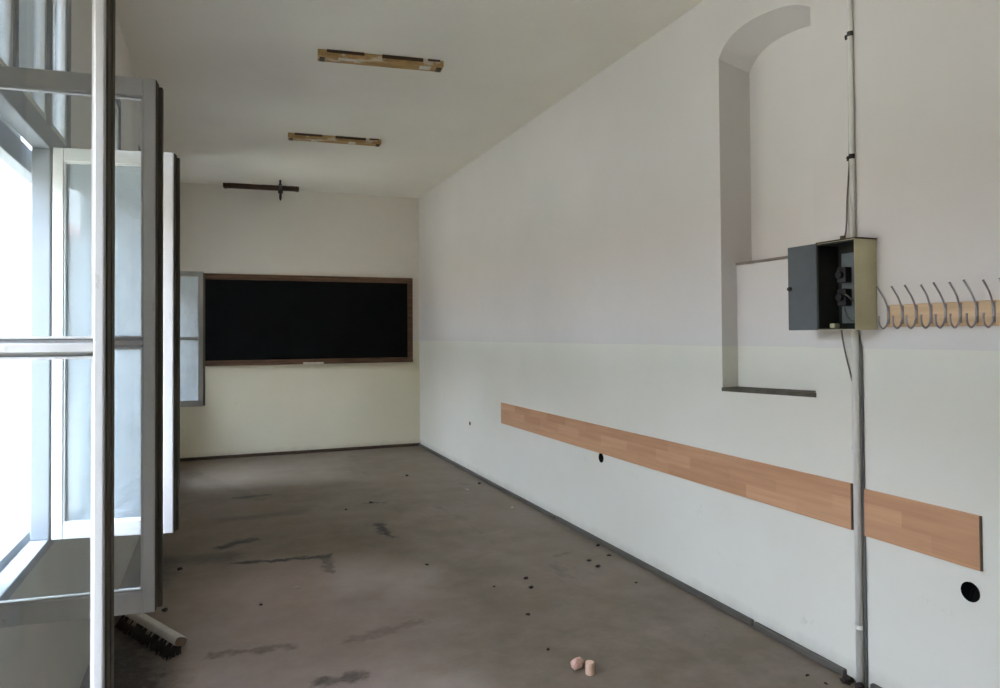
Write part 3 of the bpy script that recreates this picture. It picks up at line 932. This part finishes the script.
# ------------------------------------------------------------------ outdoors
bm = bmesh.new(); box(bm, -80, 60, -60, 140, -0.8, -0.6)
tag(link('ground', bm, M['ground']), 'pale courtyard ground outside the windows', 'ground', kind='structure')
bd_ = root('courtyard_building', (-13.0, 0, -0.6))
tag(bd_, 'dull brown building across the courtyard, glimpsed through the windows', 'building')
bm = bmesh.new(); box(bm, -8, 0, -25, 75, 0, 5.6)
link('walls', bm, M['facade'], bd_)
bm = bmesh.new()
v = [bm.verts.new(p) for p in ((0.4, -25.4, 5.6), (0.4, 75.4, 5.6), (-8.4, 75.4, 5.6), (-8.4, -25.4, 5.6), (-4, -25.4, 7.2), (-4, 75.4, 7.2))]
for q in ((0, 1, 5, 4), (2, 3, 4, 5), (0, 4, 3), (1, 2, 5), (0, 3, 2, 1)):
    bm.faces.new([v[i] for i in q])
link('roof', bm, M['roof'], bd_)
for i in range(24):
    y = -22 + i * 4.0
    bm = bmesh.new(); frame_box(bm, 0.0, 0.06, y, y + 1.3, 1.6, 3.8, 0.09, 0.12, 0.09)
    box(bm, 0.0, 0.05, y + 0.61, y + 0.69, 1.7, 3.7)
    wf = link('building_window', bm, M['white_paint'], bd_)
    bm = bmesh.new(); box(bm, 0.001, 0.02, y + 0.08, y + 1.22, 1.7, 3.75)
    link('pane', bm, M['facade_glass'], wf)

# ------------------------------------------------------------------ light
SKY = 13.5
wd = bpy.data.worlds.new('sky'); bpy.context.scene.world = wd
wd.use_nodes = True
nt = wd.node_tree; nt.nodes.clear()
wo = nt.nodes.new('ShaderNodeOutputWorld'); bg = nt.nodes.new('ShaderNodeBackground')
# bright overcast sky: about three times as bright overhead as at the horizon
tcw = nt.nodes.new('ShaderNodeTexCoord'); spw = nt.nodes.new('ShaderNodeSeparateXYZ')
nt.links.new(tcw.outputs['Generated'], spw.inputs[0])
mrw = nt.nodes.new('ShaderNodeMapRange')
mrw.inputs['From Min'].default_value = 0.0; mrw.inputs['From Max'].default_value = 1.0
mrw.inputs['To Min'].default_value = 0.20; mrw.inputs['To Max'].default_value = 1.0
nt.links.new(spw.outputs['Z'], mrw.inputs['Value'])
cw = nt.nodes.new('ShaderNodeValToRGB')
cw.color_ramp.elements[0].position = 0.0; cw.color_ramp.elements[0].color = (0.92, 0.935, 0.99, 1)
cw.color_ramp.elements[1].position = 0.6; cw.color_ramp.elements[1].color = (0.665, 0.785, 1.0, 1)
nt.links.new(spw.outputs['Z'], cw.inputs['Fac'])
mw = nt.nodes.new('ShaderNodeMath'); mw.operation = 'MULTIPLY'; mw.inputs[1].default_value = SKY
nt.links.new(mrw.outputs[0], mw.inputs[0])
nt.links.new(cw.outputs[0], bg.inputs['Color']); nt.links.new(mw.outputs[0], bg.inputs['Strength'])
nt.links.new(bg.outputs[0], wo.inputs['Surface'])

sun = bpy.data.lights.new('sun', 'SUN'); sun.energy = 5.0; sun.angle = math.radians(2.0); sun.color = (1.0, 0.90, 0.76)
so = bpy.data.objects.new('sun', sun); COL.objects.link(so)
sdir = Vector((-math.cos(math.radians(60)), 0.12, -math.sin(math.radians(60))))     # from the far side of this building
so.rotation_euler = sdir.to_track_quat('-Z', 'Y').to_euler()
so.location = (20, 0, 25)

# window portals guide sky sampling
for i, (a, b) in enumerate(ALLW):
    al = bpy.data.lights.new('sky_portal', 'AREA'); al.shape = 'RECTANGLE'; al.size = b - a; al.size_y = WZ1 - WZ0
    al.cycles.is_portal = True
    ao = bpy.data.objects.new('sky_portal', al); COL.objects.link(ao)
    ao.location = (L - 0.24, (a + b) / 2, (WZ0 + WZ1) / 2)
    ao.rotation_euler = Vector((1, 0, 0)).to_track_quat('-Z', 'Z').to_euler()

# ------------------------------------------------------------------ camera
cam = bpy.data.cameras.new('camera')
cam.sensor_fit = 'HORIZONTAL'; cam.sensor_width = 36.0
cam.lens = FPX / 1000 * 36.0
cam.shift_y = CYO / 1000
cam.clip_start = 0.02; cam.clip_end = 400
co = bpy.data.objects.new('camera', cam); COL.objects.link(co)
m3 = Matrix((RIGHT, UP, -FWD)).transposed()
co.matrix_world = Matrix.Translation((0, 0, EYE)) @ m3.to_4x4()
sc = bpy.context.scene
sc.camera = co

sc.cycles.max_bounces = 14; sc.cycles.diffuse_bounces = 8; sc.cycles.transparent_max_bounces = 24; sc.cycles.glossy_bounces = 6
sc.cycles.use_denoising = True
sc.cycles.sample_clamp_indirect = 8.0
sc.view_settings.view_transform = 'Standard'; sc.view_settings.look = 'None'
sc.view_settings.gamma = 1.0; sc.view_settings.use_curve_mapping = False
sc.view_settings.exposure = 1.98
